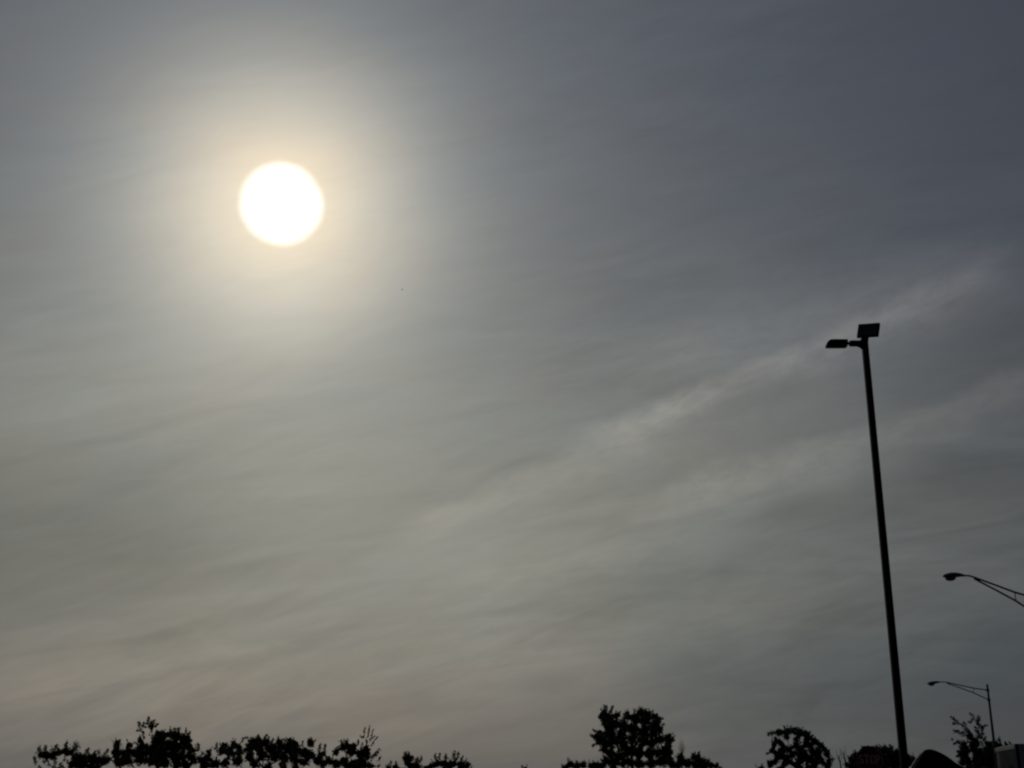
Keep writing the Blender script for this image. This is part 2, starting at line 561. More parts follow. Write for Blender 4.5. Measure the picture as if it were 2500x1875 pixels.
make_tree('broadleaf_tree', 66, parse('''
b286,1815,8 s284,1811,289,1824,14 b316,1819,7 s317,1813,316,1824,8 b285,1838,13 b305,1838,14 b325,1836,14 b346,1824,12 b343,1808,6 s341,1797,346,1810,6 s338,1764,345,1780,8
s351,1764,349,1776,6 s333,1784,344,1783,5 s347,1788,352,1791,5 s345,1780,351,1792,4 s349,1790,352,1806,2.5 s363,1751,361,1768,8 s377,1758,368,1766,7 s387,1766,376,1775,7
b369,1771,8 s357,1774,354,1777,4 s371,1782,368,1787,4 s374,1776,364,1794,2.5 b388,1793,10 b398,1797,9 b380,1806,11 b395,1812,14 s384,1786,386,1796,9 s394,1788,394,1798,9
b418,1792,9 s426,1776,428,1790,8 s437,1776,436,1788,8 b433,1796,11 s455,1777,454,1792,5 s465,1786,459,1796,6 b450,1803,12 b460,1806,6 s470,1807,466,1811,4
b350,1837,14 b370,1830,15 b395,1835,16 b415,1820,15 b430,1822,13 b450,1822,10 b462,1824,8 b340,1855,15 b310,1858,15 b290,1860,15 b370,1858,16 b400,1860,16 b425,1848,14
b445,1845,12 b465,1845,10 b430,1868,13 b455,1868,12 b475,1857,9 s483,1815,484,1834,8 b470,1834,7'''),
          'dark bushy tree with a thin leafy sprig standing clear above its double hump', 'tree', ROW, M['leaf_a'], trunk_px=385, limbs=9)
make_tree('broadleaf_tree', 64, parse('''
s494,1836,495,1844,7 b510,1838,8 b505,1850,9 b490,1857,10 s528,1814,530,1832,6 s523,1824,526,1830,4 b545,1824,9 s553,1814,552,1824,6 b571,1818,9 s573,1809,572,1818,7
b583,1824,7 s590,1812,594,1802,5 s594,1802,604,1801,5 s604,1802,608,1810,4 b620,1808,9 s630,1795,628,1808,8 b633,1812,12 s652,1793,644,1804,7 b648,1812,9 s668,1802,662,1814,6
b682,1813,9 s681,1806,684,1816,9 s703,1805,695,1810,9 b706,1812,8 b720,1818,9 s722,1809,722,1818,4 s739,1809,738,1822,5 b759,1814,10 s758,1803,759,1814,10
s783,1816,778,1834,9 s795,1818,790,1838,7 b785,1842,10 b540,1835,11 b560,1836,12 b585,1838,10 b610,1825,14 b635,1828,15 b660,1828,14 b680,1828,14 b702,1828,13 b725,1832,14
b745,1838,12 b760,1844,9 b640,1845,13 b610,1848,12 b580,1858,13 b550,1862,12 b525,1865,12 b500,1870,12 b670,1848,13 b695,1850,13 b720,1852,13 b745,1860,12 b775,1857,11
b790,1864,11 b620,1867,12 b655,1870,10 b690,1872,11 b720,1874,10'''),
          'broad dark tree with an even, gently rounded top and sky showing through it', 'tree', ROW, M['leaf_b'], limbs=9, dens=1.25)
make_tree('broadleaf_tree', 60, parse('''
b820,1835,8 b838,1824,10 s832,1808,836,1820,8 s847,1806,846,1820,9 b850,1821,9 b856,1836,10 s875,1805,874,1818,6 b865,1822,6 s886,1811,881,1830,5 b894,1831,10 b896,1846,10
b875,1839,10 s892,1775,888,1797,3.5 s903,1771,898,1798,4 s912,1780,906,1797,3.5 s879,1798,892,1802,5 s915,1796,902,1807,4.5 s922,1798,906,1821,3 s893,1808,898,1812,4
s897,1798,894,1832,2.5 s925,1829,918,1844,8 s918,1836,914,1849,8 s931,1846,923,1856,5 s905,1860,912,1840,3 s928,1866,922,1873,5 b905,1870,7 b806,1857,10 b820,1863,12 b840,1856,8
b845,1869,12 b865,1861,9 b880,1859,10 b890,1869,10 b870,1873,10'''),
          'dark tree topped by a tuft of thin bare-looking upright shoots', 'tree', ROW, M['leaf_a'], trunk_px=872)
make_tree('broadleaf_tree', 62, parse('''
s954,1857,953,1870,5 b965,1872,6 b948,1876,6 s992,1834,990,1852,9 b992,1852,9 b996,1864,8 b1003,1852,6 s1020,1849,1018,1864,10 s1029,1847,1026,1862,7 b1015,1867,9 b1003,1872,9 b980,1884,10 b1025,1882,10'''),
          'small dark treetop with two blunt tufts, next after the spiky-topped tree', 'tree', ROW, M['leaf_a'])
make_tree('broadleaf_tree', 62, parse('''
s1062,1841,1064,1857,7 s1074,1839,1072,1854,6 s1089,1840,1087,1858,8 s1110,1834,1108,1852,8 s1120,1835,1115,1854,7 s1131,1845,1124,1856,5 s1140,1853,1132,1866,6
b1065,1865,10 b1085,1865,10 b1105,1864,10 b1125,1867,10 b1143,1869,7 b1050,1872,6 b1040,1875,5 b1090,1882,14 b1125,1884,12'''),
          'low dark treetop spreading five short prongs like fingers', 'tree', ROW, M['leaf_b'])
make_tree('shrub', 75, parse('''
b1391,1867,7 s1390,1860,1392,1870,6 s1408,1857,1408,1870,5 b1408,1869,8 b1425,1867,7 b1446,1870,9 b1380,1875,6 b1460,1868,7 s1275,1870,1276,1877,5 b1283,1879,5'''),
          'low dark shrub top at the foot of the tall twin-crowned tree', 'shrub', None, M['leaf_b'], limbs=3, trunk_px=1420)
make_tree('tall_tree', 85, parse('''
s1476,1720,1475,1740,7 s1481,1722,1482,1738,6 s1497,1722,1491,1740,7 s1467,1729,1471,1742,4 b1475,1746,11 b1488,1749,11 b1468,1749,8 b1506,1748,8 s1509,1739,1508,1750,9 b1480,1762,14 b1500,1765,14
b1530,1748,9 s1528,1738,1530,1750,9 s1548,1730,1550,1746,4 b1565,1739,9 s1562,1728,1566,1740,11 s1578,1733,1578,1744,9 b1582,1742,9 b1597,1749,9 b1608,1758,9 s1622,1765,1612,1778,7 b1550,1755,13
b1575,1760,15 b1598,1770,13 b1611,1781,8 b1520,1770,13 b1545,1780,15 b1570,1785,14 b1595,1790,13 s1441,1793,1452,1802,7 s1448,1781,1456,1789,6 b1458,1800,8 b1467,1791,7
s1446,1823,1456,1815,6 b1465,1812,8 s1462,1833,1469,1826,5 b1475,1808,12 b1476,1829,9 b1490,1790,14 b1495,1812,14 b1481,1775,7 b1515,1795,14 b1520,1820,15 b1545,1805,15
b1570,1810,14 b1595,1812,13 b1612,1805,10 b1490,1838,13 b1510,1845,14 b1535,1835,14 b1560,1838,14 b1585,1840,14 b1605,1835,13 b1630,1801,8 s1638,1792,1634,1802,8 b1639,1807,6
b1631,1819,9 b1625,1831,12 b1634,1837,9 b1478,1856,10 b1470,1870,10 b1500,1866,13 b1530,1862,14 b1560,1864,14 b1590,1864,14 b1615,1860,14 b1633,1857,12 b1643,1867,12'''),
          'tallest dark tree, its crown split into two rounded heads', 'tree', None, M['leaf_b'], leaf=3.7, dens=1.35, limbs=10, depth=0.7)
make_tree('low_tree', 88, parse('''
b1661,1848,8 b1668,1856,11 b1655,1867,11 b1680,1864,11 b1693,1849,8 s1697,1836,1695,1846,5 s1707,1834,1704,1845,5 b1705,1851,9 b1715,1858,8 b1725,1863,8 b1735,1869,8 b1748,1870,6
s1750,1862,1750,1870,5 b1760,1878,5 b1700,1868,12 b1720,1874,10'''),
          'low dark tree with a sloping top, hugging the flank of the tallest tree', 'tree', None, M['leaf_b'], leaf=3.7, dens=1.15, trunk_px=1695)
make_tree('round_tree', 100, parse('''
s1873,1793,1890,1790,9 s1882,1786,1886,1794,5 b1902,1789,8 b1920,1785,8 s1931,1773,1930,1784,6 b1938,1785,8 s1951,1776,1948,1786,6 b1953,1789,9 b1965,1793,9 s1976,1788,1970,1795,7 b1976,1800,8
s1986,1794,1980,1799,4 b1990,1811,8 b2003,1819,7 b2013,1829,7 b2020,1841,7 s2025,1838,2018,1847,5 s2034,1854,2024,1848,7 b2025,1859,6 b2022,1871,8 b1893,1808,6 b1889,1821,6
s1872,1842,1884,1832,7 b1886,1833,6 b1925,1828,10 b1906,1812,6 b1900,1845,10 b1945,1806,7 b1944,1821,7 b1952,1836,10 b1960,1823,6 b1920,1800,6 b1985,1836,9 b1995,1846,10
b1975,1853,11 b1955,1856,9 b1930,1861,7 b1915,1866,7 b1880,1866,8 s1874,1856,1878,1870,5 s1860,1866,1864,1876,5 b1912,1822,8 b1908,1835,9 b1935,1842,9 b1918,1852,8 b1970,1812,8 b1978,1822,8 b1965,1840,8 b1998,1832,7 b1895,1856,8 b1942,1866,8 b1985,1874,9 b1855,1877,5 b1990,1863,8 b2008,1859,8 b1950,1871,8 b1970,1876,9 b1905,1880,9'''),
          'dome-shaped tree standing alone with light showing through its open crown', 'tree', None, M['leaf_c'], leaf=3.7, dens=1.3, trunk_px=1950, limbs=12, depth=0.6)
make_tree('dense_bush', 90, parse('''
b2070,1867,7 b2080,1857,8 s2077,1846,2080,1858,8 b2090,1846,8 s2089,1834,2091,1844,6 b2100,1855,14 b2120,1850,15 b2142,1833,9 s2140,1821,2142,1830,8 b2159,1831,9 s2159,1818,2160,1830,9 b2173,1832,8
s2174,1820,2173,1830,9 b2189,1837,8 b2150,1848,14 b2170,1850,15 b2190,1855,14 b2160,1868,15 b2185,1870,14 b2130,1868,14 b2100,1872,14 b2080,1874,9 b2204,1850,11 b2216,1854,11 b2228,1861,11
b2240,1868,13 b2210,1868,13 b2115,1838,12 b2145,1858,12 b2175,1862,12 b2130,1842,12 s2206,1838,2206,1848,11 s2218,1841,2218,1850,10 s2230,1846,2230,1854,10'''),
          'dense black bush filling the gap behind the stop sign and the tall lamp pole', 'bush', None, M['leaf_b'], leaf=3.7, dens=1.35, trunk_px=2150, depth=0.5)
make_tree('feathery_tree', 70, parse('''
s2320,1749,2336,1761,6 s2326,1768,2336,1766,7 s2334,1760,2366,1783,5 s2352,1762,2358,1772,6 s2367,1741,2379,1750,6 s2372,1758,2376,1756,7 s2388,1750,2390,1763,9 s2386,1764,2394,1776,9
s2410,1770,2400,1774,5 s2397,1772,2399,1802,8 s2362,1764,2372,1762,5 s2328,1783,2350,1790,8 s2346,1788,2358,1788,7 s2364,1782,2372,1793,6 s2380,1782,2392,1793,8 s2378,1775,2386,1778,6
s2390,1795,2400,1806,8 s2350,1797,2355,1795,5 s2358,1795,2376,1795,8 s2360,1800,2378,1807,7 s2323,1804,2326,1806,4 s2328,1817,2338,1811,6 s2335,1811,2358,1812,8 b2352,1818,6 b2358,1824,5
b2372,1819,7 b2385,1816,6 s2395,1810,2400,1822,5 s2336,1834,2346,1834,6 b2355,1836,7 b2363,1833,5 b2375,1831,6 b2385,1843,7 b2395,1843,5 s2335,1848,2346,1842,6 b2352,1849,7 b2362,1851,7
b2348,1862,7 b2365,1863,7 b2380,1856,7 b2368,1800,6 b2380,1806,6 b2392,1832,6 b2348,1826,5 b2343,1842,5 s2355,1780,2372,1796,7 s2384,1756,2388,1768,6 s2390,1780,2384,1830,3 s2366,1782,2382,1838,3'''),
          'wispy tree with slanting feathered sprays in front of the farther curved-arm lamp', 'tree', None, M['leaf_c'], leaf=3.7, dens=1.35, trunk_px=2385, limbs=10, depth=0.5)
make_tree('dark_bush', 78, parse('''
b2412,1816,7 b2425,1819,7 b2410,1831,10 b2395,1857,11 b2412,1850,13 b2425,1840,12 b2430,1855,12 b2390,1872,13 b2415,1870,14 b2366,1878,11 s2440,1800,2440,1812,6 s2455,1811,2456,1820,6 b2434,1816,5
s2466,1812,2465,1820,6 s2407,1799,2404,1810,5 b2440,1820,6 b2445,1832,10 b2445,1850,12 b2425,1826,9 b2400,1842,9 b2458,1826,8 b2460,1850,12'''),
          'solid dark bush wedged between the wispy tree and the pale box trailer', 'bush', None, M['leaf_a'], leaf=3.7, dens=1.3, trunk_px=2422, depth=0.5)

# bare saplings, thin and pale against the sky
sp = thing('bare_sapling', [*at(1664, 1850, 96)[:2], 0], 'faint bare sapling rising like a brush beside the tallest tree', 'sapling')
b0 = np.array(sp.location)
foot = at(1665, 1842, 96) - b0
MB().tube([(0, 0, -0.1), tuple(foot * 0.6), tuple(foot)], [0.06, 0.045, 0.03], 7).build('trunk', M['twig'], sp)
for x, y in ((1656, 1822), (1658, 1812), (1661, 1806), (1664, 1803), (1667, 1806), (1670, 1811), (1673, 1820), (1663, 1812), (1668, 1815), (1659, 1818)):
    e = at(x, y, 96 + rnd.uniform(-.3, .3)) - b0
    m_ = foot * 0.4 + e * 0.6 + np.array([(x - 1664) * 0.008, 0, -0.1])
    MB().tube([foot - np.array([0, 0, 0.1]), m_, e], [0.018, 0.014, 0.009], 5).build('twig', M['twig'], sp)
for (xa, ya, xb, yb, lab) in ((2054, 1880, 2046, 1843, 'thin bare sapling leaning by the dome-shaped tree, shorter of a pair'),
                              (2066, 1880, 2058, 1834, 'thin bare sapling next to the black bush, taller of a pair')):
    q = at(xa, ya, 80)
    sp = thing('bare_sapling', [q[0], q[1], 0], lab, 'sapling', 'pair of thin bare saplings')
    b0 = np.array(sp.location)
    a, b = q - b0, at(xb, yb, 80) - b0
    MB().tube([(0, 0, -0.1), a, a * .5 + b * .5 + np.array([.03, 0, 0]), b], [0.06, 0.055, 0.04, 0.02], 6).build('trunk', M['twig'], sp)
    for t, s_ in ((0.35, 1), (0.55, -1), (0.7, 1)):
        o_ = a * (1 - t) + b * t
        MB().tube([o_, o_ + np.array([0.12 * s_, 0.05, 0.35]), o_ + np.array([0.15 * s_, 0.08, 0.75])], [0.02, 0.015, 0.008], 5).build('twig', M['twig'], sp)

# ------------------------------------------------------------------ tall car-park lamp
pb = at(2205, 1837, 21.0)
LAMP = thing('parking_lot_lamp', (pb[0], pb[1], 0.0), 'tall black square lamp pole with a side lamp head and a tilted floodlight on top', 'street lamp')
LB = np.array(LAMP.location)
top_z = at(2110, 829, 21.0)[2]
k0, k1 = 0.0640, 0.0560
mb = MB()
bot = [mb.bm.verts.new((sx * k0, sy * k0, 0.62)) for sx, sy in ((-1, -1), (1, -1), (1, 1), (-1, 1))]
tp = [mb.bm.verts.new((sx * k1, sy * k1, top_z)) for sx, sy in ((-1, -1), (1, -1), (1, 1), (-1, 1))]
mb.bm.faces.new(bot[::-1]); mb.bm.faces.new(tp)
for i in range(4):
    mb.bm.faces.new((bot[i], bot[(i + 1) % 4], tp[(i + 1) % 4], tp[i]))
es = [e for e in mb.bm.edges if abs(e.verts[0].co.z - e.verts[1].co.z) > 1]
bmesh.ops.bevel(mb.bm, geom=es, offset=0.012, segments=2, affect='EDGES')
mb.build('pole', M['black_paint'], LAMP)
MB().lathe([(0.30, 0), (0.30, 0.56), (0.27, 0.6)], None, 24).build('concrete_base', M['concrete'], LAMP, False)
MB().box((-0.15, -0.15, 0.6), (0.15, 0.15, 0.63), 0.005).build('base_plate', M['black_paint'], LAMP)


def loc(px, py, dy=0.0):
    return at(px, py, 21.0 + dy) - LB


# curved bracket that carries the side head
a0, a1 = loc(2110, 840), loc(2072, 836)
kk = mpp(a0 + LB)
zc = float(a0[2])
prof = [(-0.03, zc - 0.12), (0.05, zc - 0.12), (0.05, zc + 0.105), (-0.075, zc + 0.062), (-0.275, zc + 0.058), (-0.305, zc + 0.050), (-0.305, zc - 0.030), (-0.275, zc - 0.042), (-0.15, zc - 0.040), (-0.095, zc - 0.062), (-0.055, zc - 0.10)]
MB().prism(prof, -0.045, 0.045).build('bracket', M['black_paint'], LAMP)
MB().tube([(-0.295, 0, zc + 0.012), (-0.365, 0, zc + 0.012)], 0.027, 12).build('tenon', M['black_paint'], LAMP)
HM = Matrix.Translation((-0.350, 0, zc - 0.058)) @ Matrix.Rotation(math.radians(-4), 4, 'Z') @ Matrix.Rotation(math.radians(0.5), 4, 'Y')
prof = [(0.0, 0.004), (0.0, 0.118), (-0.285, 0.122), (-0.335, 0.114), (-0.375, 0.092), (-0.40, 0.058), (-0.415, 0.0)]
hd = MB().prism([(x, z) for x, z in prof], -0.095, 0.095, HM).build('lamp_head', M['black_paint'], LAMP)
MB().box((-0.385, -0.08, -0.012), (-0.03, 0.08, 0.003), 0.003, HM).build('lens', M['lens'], hd)
# tilted floodlight on top with its yoke
fy_, fp_, fr_ = -0.582, -0.193, 0.144
wx, wy = 0.425, 0.30
cen = loc(2120.3, 807)
FM = (Matrix.Translation(cen) @ Matrix.Rotation(fy_, 4, 'Z') @ Matrix.Rotation(fp_, 4, 'X') @ Matrix.Rotation(fr_, 4, 'Y')
      @ Matrix.Rotation(math.radians(90), 4, 'X'))
fl = MB().box((-wx / 2, -wy / 2, -0.03), (wx / 2, wy / 2, 0.03), 0.008, FM).build('floodlight', M['black_paint'], LAMP)
MB().box((-wx / 2 + 0.025, -wy / 2 + 0.02, 0.0301), (wx / 2 - 0.025, wy / 2 - 0.02, 0.036), 0.002, FM).build('lens', M['lens'], fl)
for i in range(6):
    x_ = -wx / 2 + 0.05 + i * (wx - 0.1) / 5
    MB().box((x_ - 0.006, -wy / 2 + 0.03, -0.062), (x_ + 0.006, wy / 2 - 0.03, -0.0301), 0, FM).build('cooling_fin', M['black_paint'], fl)
for (xa, ya, xb, yb, r_) in ((2108, 835, 2107.5, 818, 0.016), (2117, 838, 2119, 816, 0.022)):
    MB().tube([loc(xa, ya), loc(xb, yb)], r_, 8).build('yoke', M['black_paint'], LAMP)
MB().box((-0.062, -0.06, top_z - 0.01), (0.062, 0.06, top_z + 0.028), 0.008).build('pole_cap', M['black_paint'], LAMP)


# ------------------------------------------------------------------ curved-arm street lamps
def street_lamp(base, yaw, label, group):
    """yaw turns the arm from straight left towards the camera; a runs out along the arm"""
    t = thing('street_lamp', base, label, 'street lamp', group, rz=yaw)
    P_ = lambda a, z: (-a, 0, z)
    MB().tube([(0, 0, 0.05), (0, 0, 4), (0, 0, 8.36)], [0.105, 0.088, 0.068], 14).build('pole', M['dark_steel'], t, True)
    MB().lathe([(0.18, 0.0), (0.18, 0.06), (0.13, 0.1)], None, 16).build('base_plate', M['dark_steel'], t)
    MB().lathe([(0.075, 8.36), (0.075, 8.39), (0.03, 8.42)], None, 14).build('pole_cap', M['dark_steel'], t)
    MB().tube([P_(0, 8.05), P_(1.45, 8.09), P_(2.8, 8.19), P_(4.0, 8.275), P_(4.3, 8.29), P_(4.62, 8.262), P_(4.85, 8.235)], [0.036, 0.036, 0.034, 0.032, 0.03, 0.028, 0.028], 10).build('upper_arm', M['galv'], t, True)
    MB().tube([P_(0, 7.45), P_(1.46, 7.80), P_(2.8, 8.03), P_(3.7, 8.17), P_(4.02, 8.225)], [0.034, 0.034, 0.033, 0.032, 0.03], 10).build('lower_arm', M['galv'], t, True)
    MB().tube([P_(1.45, 8.09), P_(1.46, 7.80)], 0.017, 8).build('strut', M['galv'], t)
    for z in (8.05, 7.45):
        MB().lathe([(0.092, z - 0.07), (0.095, z - 0.06), (0.095, z + 0.06), (0.092, z + 0.07)], None, 14).build('clamp', M['dark_steel'], t)
    MB().tube([P_(3.75, 8.20), P_(4.0, 8.245)], 0.05, 8).build('splice', M['dark_steel'], t)
    # cobra head: loft of rounded sections
    m = MB(); rings = []
    secs = [(4.68, 8.252, .045, .04, .04), (4.85, 8.24, .075, .055, .045), (5.05, 8.22, .12, .075, .07), (5.25, 8.195, .155, .085, .085), (5.50, 8.16, .165, .085, .085), (5.72, 8.12, .14, .065, .07), (5.86, 8.09, .085, .035, .04), (5.91, 8.08, .03, .012, .014)]
    for a, z, w, hu, hd_ in secs:
        ring = []
        for k in range(14):
            an = 2 * math.pi * k / 14
            s_, c_ = math.sin(an), math.cos(an)
            ring.append(m.bm.verts.new((-a, w * c_, z + (hu if s_ > 0 else hd_) * s_)))
        rings.append(ring)
    for i in range(len(rings) - 1):
        for k in range(14):
            m.bm.faces.new((rings[i][k], rings[i][(k + 1) % 14], rings[i + 1][(k + 1) % 14], rings[i + 1][k]))
    m.bm.faces.new(rings[0]); m.bm.faces.new(rings[-1][::-1])
    h = m.build('lamp_head', M['dark_steel'], t, True)
    MB().lathe([(0.15, 0.02), (0.148, -0.02), (0.125, -0.065), (0.075, -0.095), (0.015, -0.105)],
               Matrix.Translation((-5.52, 0, 8.075)) @ Matrix.Rotation(math.radians(-9), 4, 'Y') @ Matrix.Diagonal((1.5, 1.0, 1.0, 1)), 16).build('refractor', M['refractor'], h, True)
    return t


l2 = at(2418, 1740, 75.0)
s2 = street_lamp((l2[0], 75.0, 0), 0.579, 'farther curved-arm street lamp, its whole pole showing above the wispy tree', 'curved-arm street lamps')
s1 = copy_tree(s2)
s1.location = (18.422, 40.103, 0); s1.rotation_euler = (0, 0, 0.687)
s1['label'] = 'nearer curved-arm street lamp, only its arm and drooping head reaching into view'

# ------------------------------------------------------------------ stop sign
sc_ = at(2123, 1854, 35.0)
SIGN = thing('stop_sign', (sc_[0], 35.0, 0.0), 'dark red octagonal sign reading STOP in front of the dense black bush', 'stop sign')
zc = sc_[2]; R_ = 0.375 / math.cos(math.pi / 8)
def octo(r): return [(r * math.cos(math.pi / 8 + i * math.pi / 4), zc + r * math.sin(math.pi / 8 + i * math.pi / 4)) for i in range(8)]
MB().prism(octo(R_), -0.002, 0.002).build('border', M['sign_white'], SIGN)
MB().prism(octo(R_ - 0.02), -0.006, -0.0022).build('face', M['sign_red'], SIGN)


def letter(ch, x0, w, h, t):
    """block capitals of one stroke width"""
    m = MB()
    def stroke(poly):
        m.prism([(x0 + x, zc - h / 2 + z) for x, z in poly], -0.010, -0.0062)
    def ring(cx_, cz_, rx, rz_, a0_, a1_, n=14):
        o = []; i_ = []
        for k in range(n + 1):
            a = math.radians(a0_ + (a1_ - a0_) * k / n)
            o.append((cx_ + rx * math.cos(a), cz_ + rz_ * math.sin(a)))
            i_.append((cx_ + (rx - t) * math.cos(a), cz_ + (rz_ - t) * math.sin(a)))
        for k in range(n):
            stroke([o[k], o[k + 1], i_[k + 1], i_[k]])
    if ch == 'T':
        stroke([(0, h - t), (w, h - t), (w, h), (0, h)]); stroke([(w / 2 - t / 2, 0), (w / 2 + t / 2, 0), (w / 2 + t / 2, h - t), (w / 2 - t / 2, h - t)])
    elif ch == 'O':
        r_ = w / 2
        ring(r_, h - r_, r_, r_, 0, 180); ring(r_, r_, r_, r_, 180, 360)
        stroke([(0, r_), (t, r_), (t, h - r_), (0, h - r_)]); stroke([(w - t, r_), (w, r_), (w, h - r_), (w - t, h - r_)])
    elif ch == 'P':
        stroke([(0, 0), (t, 0), (t, h), (0, h)])
        rz_ = (h * 0.56) / 2; cx_ = w - rz_
        stroke([(t, h - t), (cx_, h - t), (cx_, h), (t, h)]); stroke([(t, h - 2 * rz_), (cx_, h - 2 * rz_), (cx_, h - 2 * rz_ + t), (t, h - 2 * rz_ + t)])
        ring(cx_, h - rz_, rz_, rz_, -90, 90)
    elif ch == 'S':
        rz_ = (h + t) / 4; rx = w / 2
        ring(rx, h - rz_, rx, rz_, 20, 270); ring(rx, rz_, rx, rz_, -160, 90)
    bmesh.ops.remove_doubles(m.bm, verts=m.bm.verts, dist=1e-5)
    return m.build('letter', M['sign_white'], SIGN)


lw, gap, lh, lt = 0.135, 0.03, 0.25, 0.038
x_ = -(4 * lw + 3 * gap) / 2
for ch in 'STOP':
    letter(ch, x_, lw, lh, lt); x_ += lw + gap
MB().box((-0.035, 0.004, -0.2), (0.035, 0.04, zc + 0.34), 0.006).build('post', M['galv'], SIGN)
for z in (zc + 0.22, zc - 0.22):
    MB().tube([(0, -0.012, z), (0, 0.01, z)], 0.012, 8).build('bolt', M['galv'], SIGN)

# ------------------------------------------------------------------ black truck with domed roof
TY = 64.0
tb = at(2290, 1850, TY)
TRUCK = thing('truck', (tb[0], TY, 0.004), 'black truck cab with a domed roof and pale sky-glint strip, beyond the tall lamp pole', 'truck')
TB = np.array(TRUCK.location)
tyaw = -math.atan2(TB[0], TB[1])              # it stands broadside to the photographer
TRUCK.rotation_euler = (0, 0, tyaw)
tn = np.array([math.sin(-tyaw), math.cos(-tyaw), 0.0]); tx = np.array([math.cos(tyaw), math.sin(tyaw), 0.0])
def tl(px, py):
    d = at(px, py, 1.0) - CAM
    q = CAM + d * (((TB - CAM) @ tn) / (d @ tn)) - TB
    return (q @ tx, q[2])
dome = [tl(*q) for q in ((2219, 1881), (2225, 1868), (2232, 1857), (2240, 1846), (2247, 1838), (2254, 1832.5), (2261, 1829.5), (2269, 1828.5), (2277, 1829.5), (2287, 1833), (2298, 1838), (2310, 1844.5), (2322, 1853), (2333, 1861.5), (2346, 1869.5), (2362, 1876), (2380, 1882))]
zb = min(z for _, z in dome) - 0.25
x_r, x_f = dome[0][0], dome[-1][0]
W = 2.35
m = MB(); rings = []
for fy, sh in ((0.0, 0.06), (0.05, 0.09), (0.20, 0.10), (W / 2 - 0.05, 0.10), (W - 0.45, 0.10), (W - 0.20, 0.07), (W - 0.10, 0.0)):
    rings.append([m.bm.verts.new((x, fy, z + (sh - 0.10) * (0.6 if i > 6 else 1.0))) for i, (x, z) in enumerate(dome)] + [m.bm.verts.new((x_f, fy, zb)), m.bm.verts.new((x_r, fy, zb))])
n_ = len(rings[0])
for i in range(len(rings) - 1):
    for k in range(n_):
        m.bm.faces.new((rings[i][k], rings[i][(k + 1) % n_], rings[i + 1][(k + 1) % n_], rings[i + 1][k]))
m.bm.faces.new(rings[0]); m.bm.faces.new(rings[-1][::-1])
m.build('roof_fairing', M['truck_paint'], TRUCK, False)
# sky glint on the fairing's rear edge, put in as a pale near-side strip
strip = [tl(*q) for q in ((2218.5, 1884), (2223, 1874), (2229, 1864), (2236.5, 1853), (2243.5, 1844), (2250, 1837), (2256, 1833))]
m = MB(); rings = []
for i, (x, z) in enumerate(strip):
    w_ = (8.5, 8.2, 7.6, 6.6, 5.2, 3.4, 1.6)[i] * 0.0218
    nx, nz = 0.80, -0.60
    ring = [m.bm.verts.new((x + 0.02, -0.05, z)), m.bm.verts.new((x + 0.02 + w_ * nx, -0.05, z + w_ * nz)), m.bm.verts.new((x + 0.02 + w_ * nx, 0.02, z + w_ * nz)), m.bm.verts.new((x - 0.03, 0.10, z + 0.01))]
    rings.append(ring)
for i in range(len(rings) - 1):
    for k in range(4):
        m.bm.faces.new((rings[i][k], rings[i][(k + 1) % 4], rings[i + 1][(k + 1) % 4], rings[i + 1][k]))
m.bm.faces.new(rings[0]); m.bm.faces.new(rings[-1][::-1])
m.build('sky_glint_strip', M['trim'], TRUCK)
body = MB().prism([(x_r, 0.95), (x_f - 0.25, 0.95), (x_f - 0.05, 1.9), (x_f - 0.5, zb + 0.05), (x_r, zb + 0.05)], 0.03, W - 0.13).build('cab', M['truck_paint'], TRUCK)
MB().prism([(x_f - 0.2, 0.9), (x_f + 1.55, 0.9), (x_f + 1.6, 1.45), (x_f + 1.35, 1.75), (x_f - 0.06, 1.9)], 0.2, W - 0.3).build('hood', M['truck_paint'], TRUCK)
MB().box((x_f + 1.605, 0.55, 0.75), (x_f + 1.65, W - 0.65, 1.5), 0.01).build('grille', M['trim'], TRUCK)
MB().box((x_f + 1.5, 0.1, 0.45), (x_f + 1.8, W - 0.2, 0.72), 0.05).build('bumper', M['trim'], TRUCK)
MB().prism([(x_f - 1.15, 2.0), (x_f - 0.2, 2.0), (x_f - 0.5, zb - 0.15), (x_f - 1.15, zb - 0.15)], 0.012, 0.028).build('side_window', M['glass'], TRUCK)
dr = MB().box((x_f - 1.25, 0.005, 1.0), (x_f - 0.3, 0.029, 1.98), 0.004).build('door', M['truck_paint'], TRUCK)
MB().box((x_f - 1.2, -0.02, 1.75), (x_f - 1.0, 0.004, 1.8), 0.003).build('handle', M['trim'], dr)
MB().box((x_r - 1.8, 0.55, 0.75), (x_f + 1.4, W - 0.65, 0.95), 0.02).build('chassis', M['dark_steel'], TRUCK)
def wheel(parent, x, y, r=0.5, w=0.28):
    mt = Matrix.Translation((x, y, r)) @ Matrix.Rotation(math.radians(90), 4, 'X')
    wv = MB().lathe([(r * 0.6, -w / 2), (r * 0.94, -w / 2), (r, -w / 2 + 0.04), (r, w / 2 - 0.04), (r * 0.94, w / 2), (r * 0.6, w / 2)], mt, 24).build('wheel', M['rubber'], parent, False)
    MB().lathe([(0.05, w / 2 + 0.03), (r * 0.3, w / 2 + 0.01), (r * 0.58, w / 2 - 0.01), (r * 0.6, w / 2 - 0.09), (r * 0.6, -w / 2 + 0.02)][::-1], mt, 20).build('rim', M['trim'], wv, False)
for x in (x_f + 0.75, x_r + 0.2, x_r - 1.15):
    wheel(TRUCK, x, 0.2); wheel(TRUCK, x, W - 0.3)

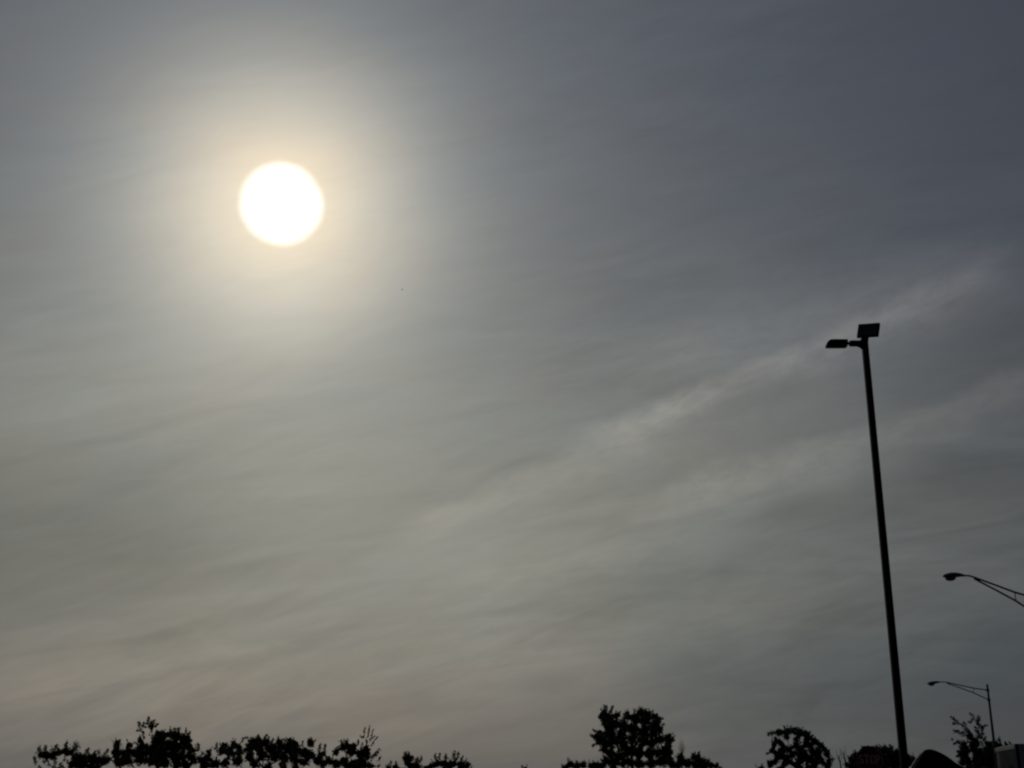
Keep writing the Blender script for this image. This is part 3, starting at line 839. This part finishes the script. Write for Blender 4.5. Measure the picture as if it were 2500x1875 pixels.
# ------------------------------------------------------------------ pale box trailer
c0 = at(2479, 1814.5, 60.0); c1 = at(2430, 1825.5, 64.6)
H_ = c0[2]
va = np.array([c1[0] - c0[0], c1[1] - c0[1]]); La = np.linalg.norm(va)
ang = math.atan2(va[1], va[0])
TRL = thing('box_trailer', (c0[0], c0[1], 0.0), 'pale grey box trailer corner with dark corner post and a small dark hatch', 'trailer', rz=ang - math.pi / 2)
# local frame: y runs back along the near side, x to the right along the front
Wt, zf = 2.5, 0.95
Lr = La
MB().box((0.0, 0.25, zf), (0.05, Lr - 0.75, H_ - 0.26)).build('side_panel', M['trailer_dark'], TRL)
MB().box((0.004, Lr - 0.75, zf), (0.06, Lr, H_ - 0.16)).build('dark_panel', M['dark_steel'], TRL)
MB().box((0.12, -0.002, zf), (Wt - 0.15, 0.05, H_ - 0.05)).build('front_panel', M['trim'], TRL)
MB().box((-0.012, -0.012, zf - 0.1), (0.12, 0.25, H_ - 0.02), 0.02).build('corner_post', M['black_paint'], TRL)
MB().box((-0.02, 0.25, H_ - 0.26), (0.06, Lr, H_ - 0.05), 0.02).build('top_rail', M['trim'], TRL)
MB().box((-0.03, Lr - 0.02, H_ - 0.30), (0.1, Lr + 0.10, H_ - 0.06), 0.02).build('rail_cap', M['trim'], TRL)
MB().box((0.06, 0.06, H_ - 0.05), (Wt, Lr, H_ - 0.02)).build('roof_panel', M['trim'], TRL)
MB().box((Wt - 0.05, 0.06, zf), (Wt, Lr, H_ - 0.06)).build('far_side_panel', M['trailer_grey'], TRL)
MB().box((0.06, Lr - 0.05, zf), (Wt - 0.06, Lr, H_ - 0.06)).build('rear_panel', M['trailer_grey'], TRL)
MB().box((0.0, 0.0, zf - 0.18), (Wt, Lr, zf - 0.002)).build('floor_frame', M['dark_steel'], TRL)
# small dark hatch on the near side
MB().box((-0.03, 1.25, H_ - 1.28), (-0.001, 2.15, H_ - 0.98), 0.006).build('hatch', M['black_paint'], TRL)
for yy in (Lr - 0.9,):
    wheel(TRL, 0.0, 0.0, 0.45)
    wheel(TRL, 0.0, 0.0, 0.45)
ws = [o for o in TRL.children if o.name.startswith('wheel')]
ws[0].location = (0.25, Lr - 0.9, 0); ws[0].rotation_euler = (0, 0, math.pi / 2)
ws[1].location = (Wt - 0.25, Lr - 0.9, 0); ws[1].rotation_euler = (0, 0, math.pi / 2)
for x in (0.5, Wt - 0.5):
    MB().box((x - 0.06, 0.9, 0), (x + 0.06, 1.02, zf - 0.18), 0.01).build('landing_leg', M['dark_steel'], TRL)

# ------------------------------------------------------------------ a bird far off, below the sun
bp_ = at(982, 707, 120.0)
m = MB(); s_ = 0.030 * 3.2
def bv(x, y, z): return m.bm.verts.new((x * s_, y * s_, z * s_))
pts = [(-0.9, 0.0), (-0.45, 0.16), (0.1, 0.13), (0.5, 0.05), (0.95, 0.12), (0.95, -0.08), (0.4, -0.10), (-0.3, -0.14), (-0.75, -0.06)]
m.prism([(x * s_, z * s_) for x, z in pts], -0.05, 0.05)
w1 = [bv(-0.3, 0, 0.08), bv(0.25, 0, 0.06), bv(0.55, -1.3, 0.35), bv(0.2, -1.9, 0.15)]
w2 = [bv(-0.3, 0, 0.08), bv(0.25, 0, 0.06), bv(0.55, 1.3, 0.35), bv(0.2, 1.9, 0.15)]
m.bm.faces.new(w1); m.bm.faces.new(w2)
bd = m.build('bird', M['bird'])
bd.location = bp_; bd.rotation_euler = (0, math.radians(12), math.radians(20))
bd['label'] = 'tiny dark bird flying alone below the sun'; bd['category'] = 'bird'
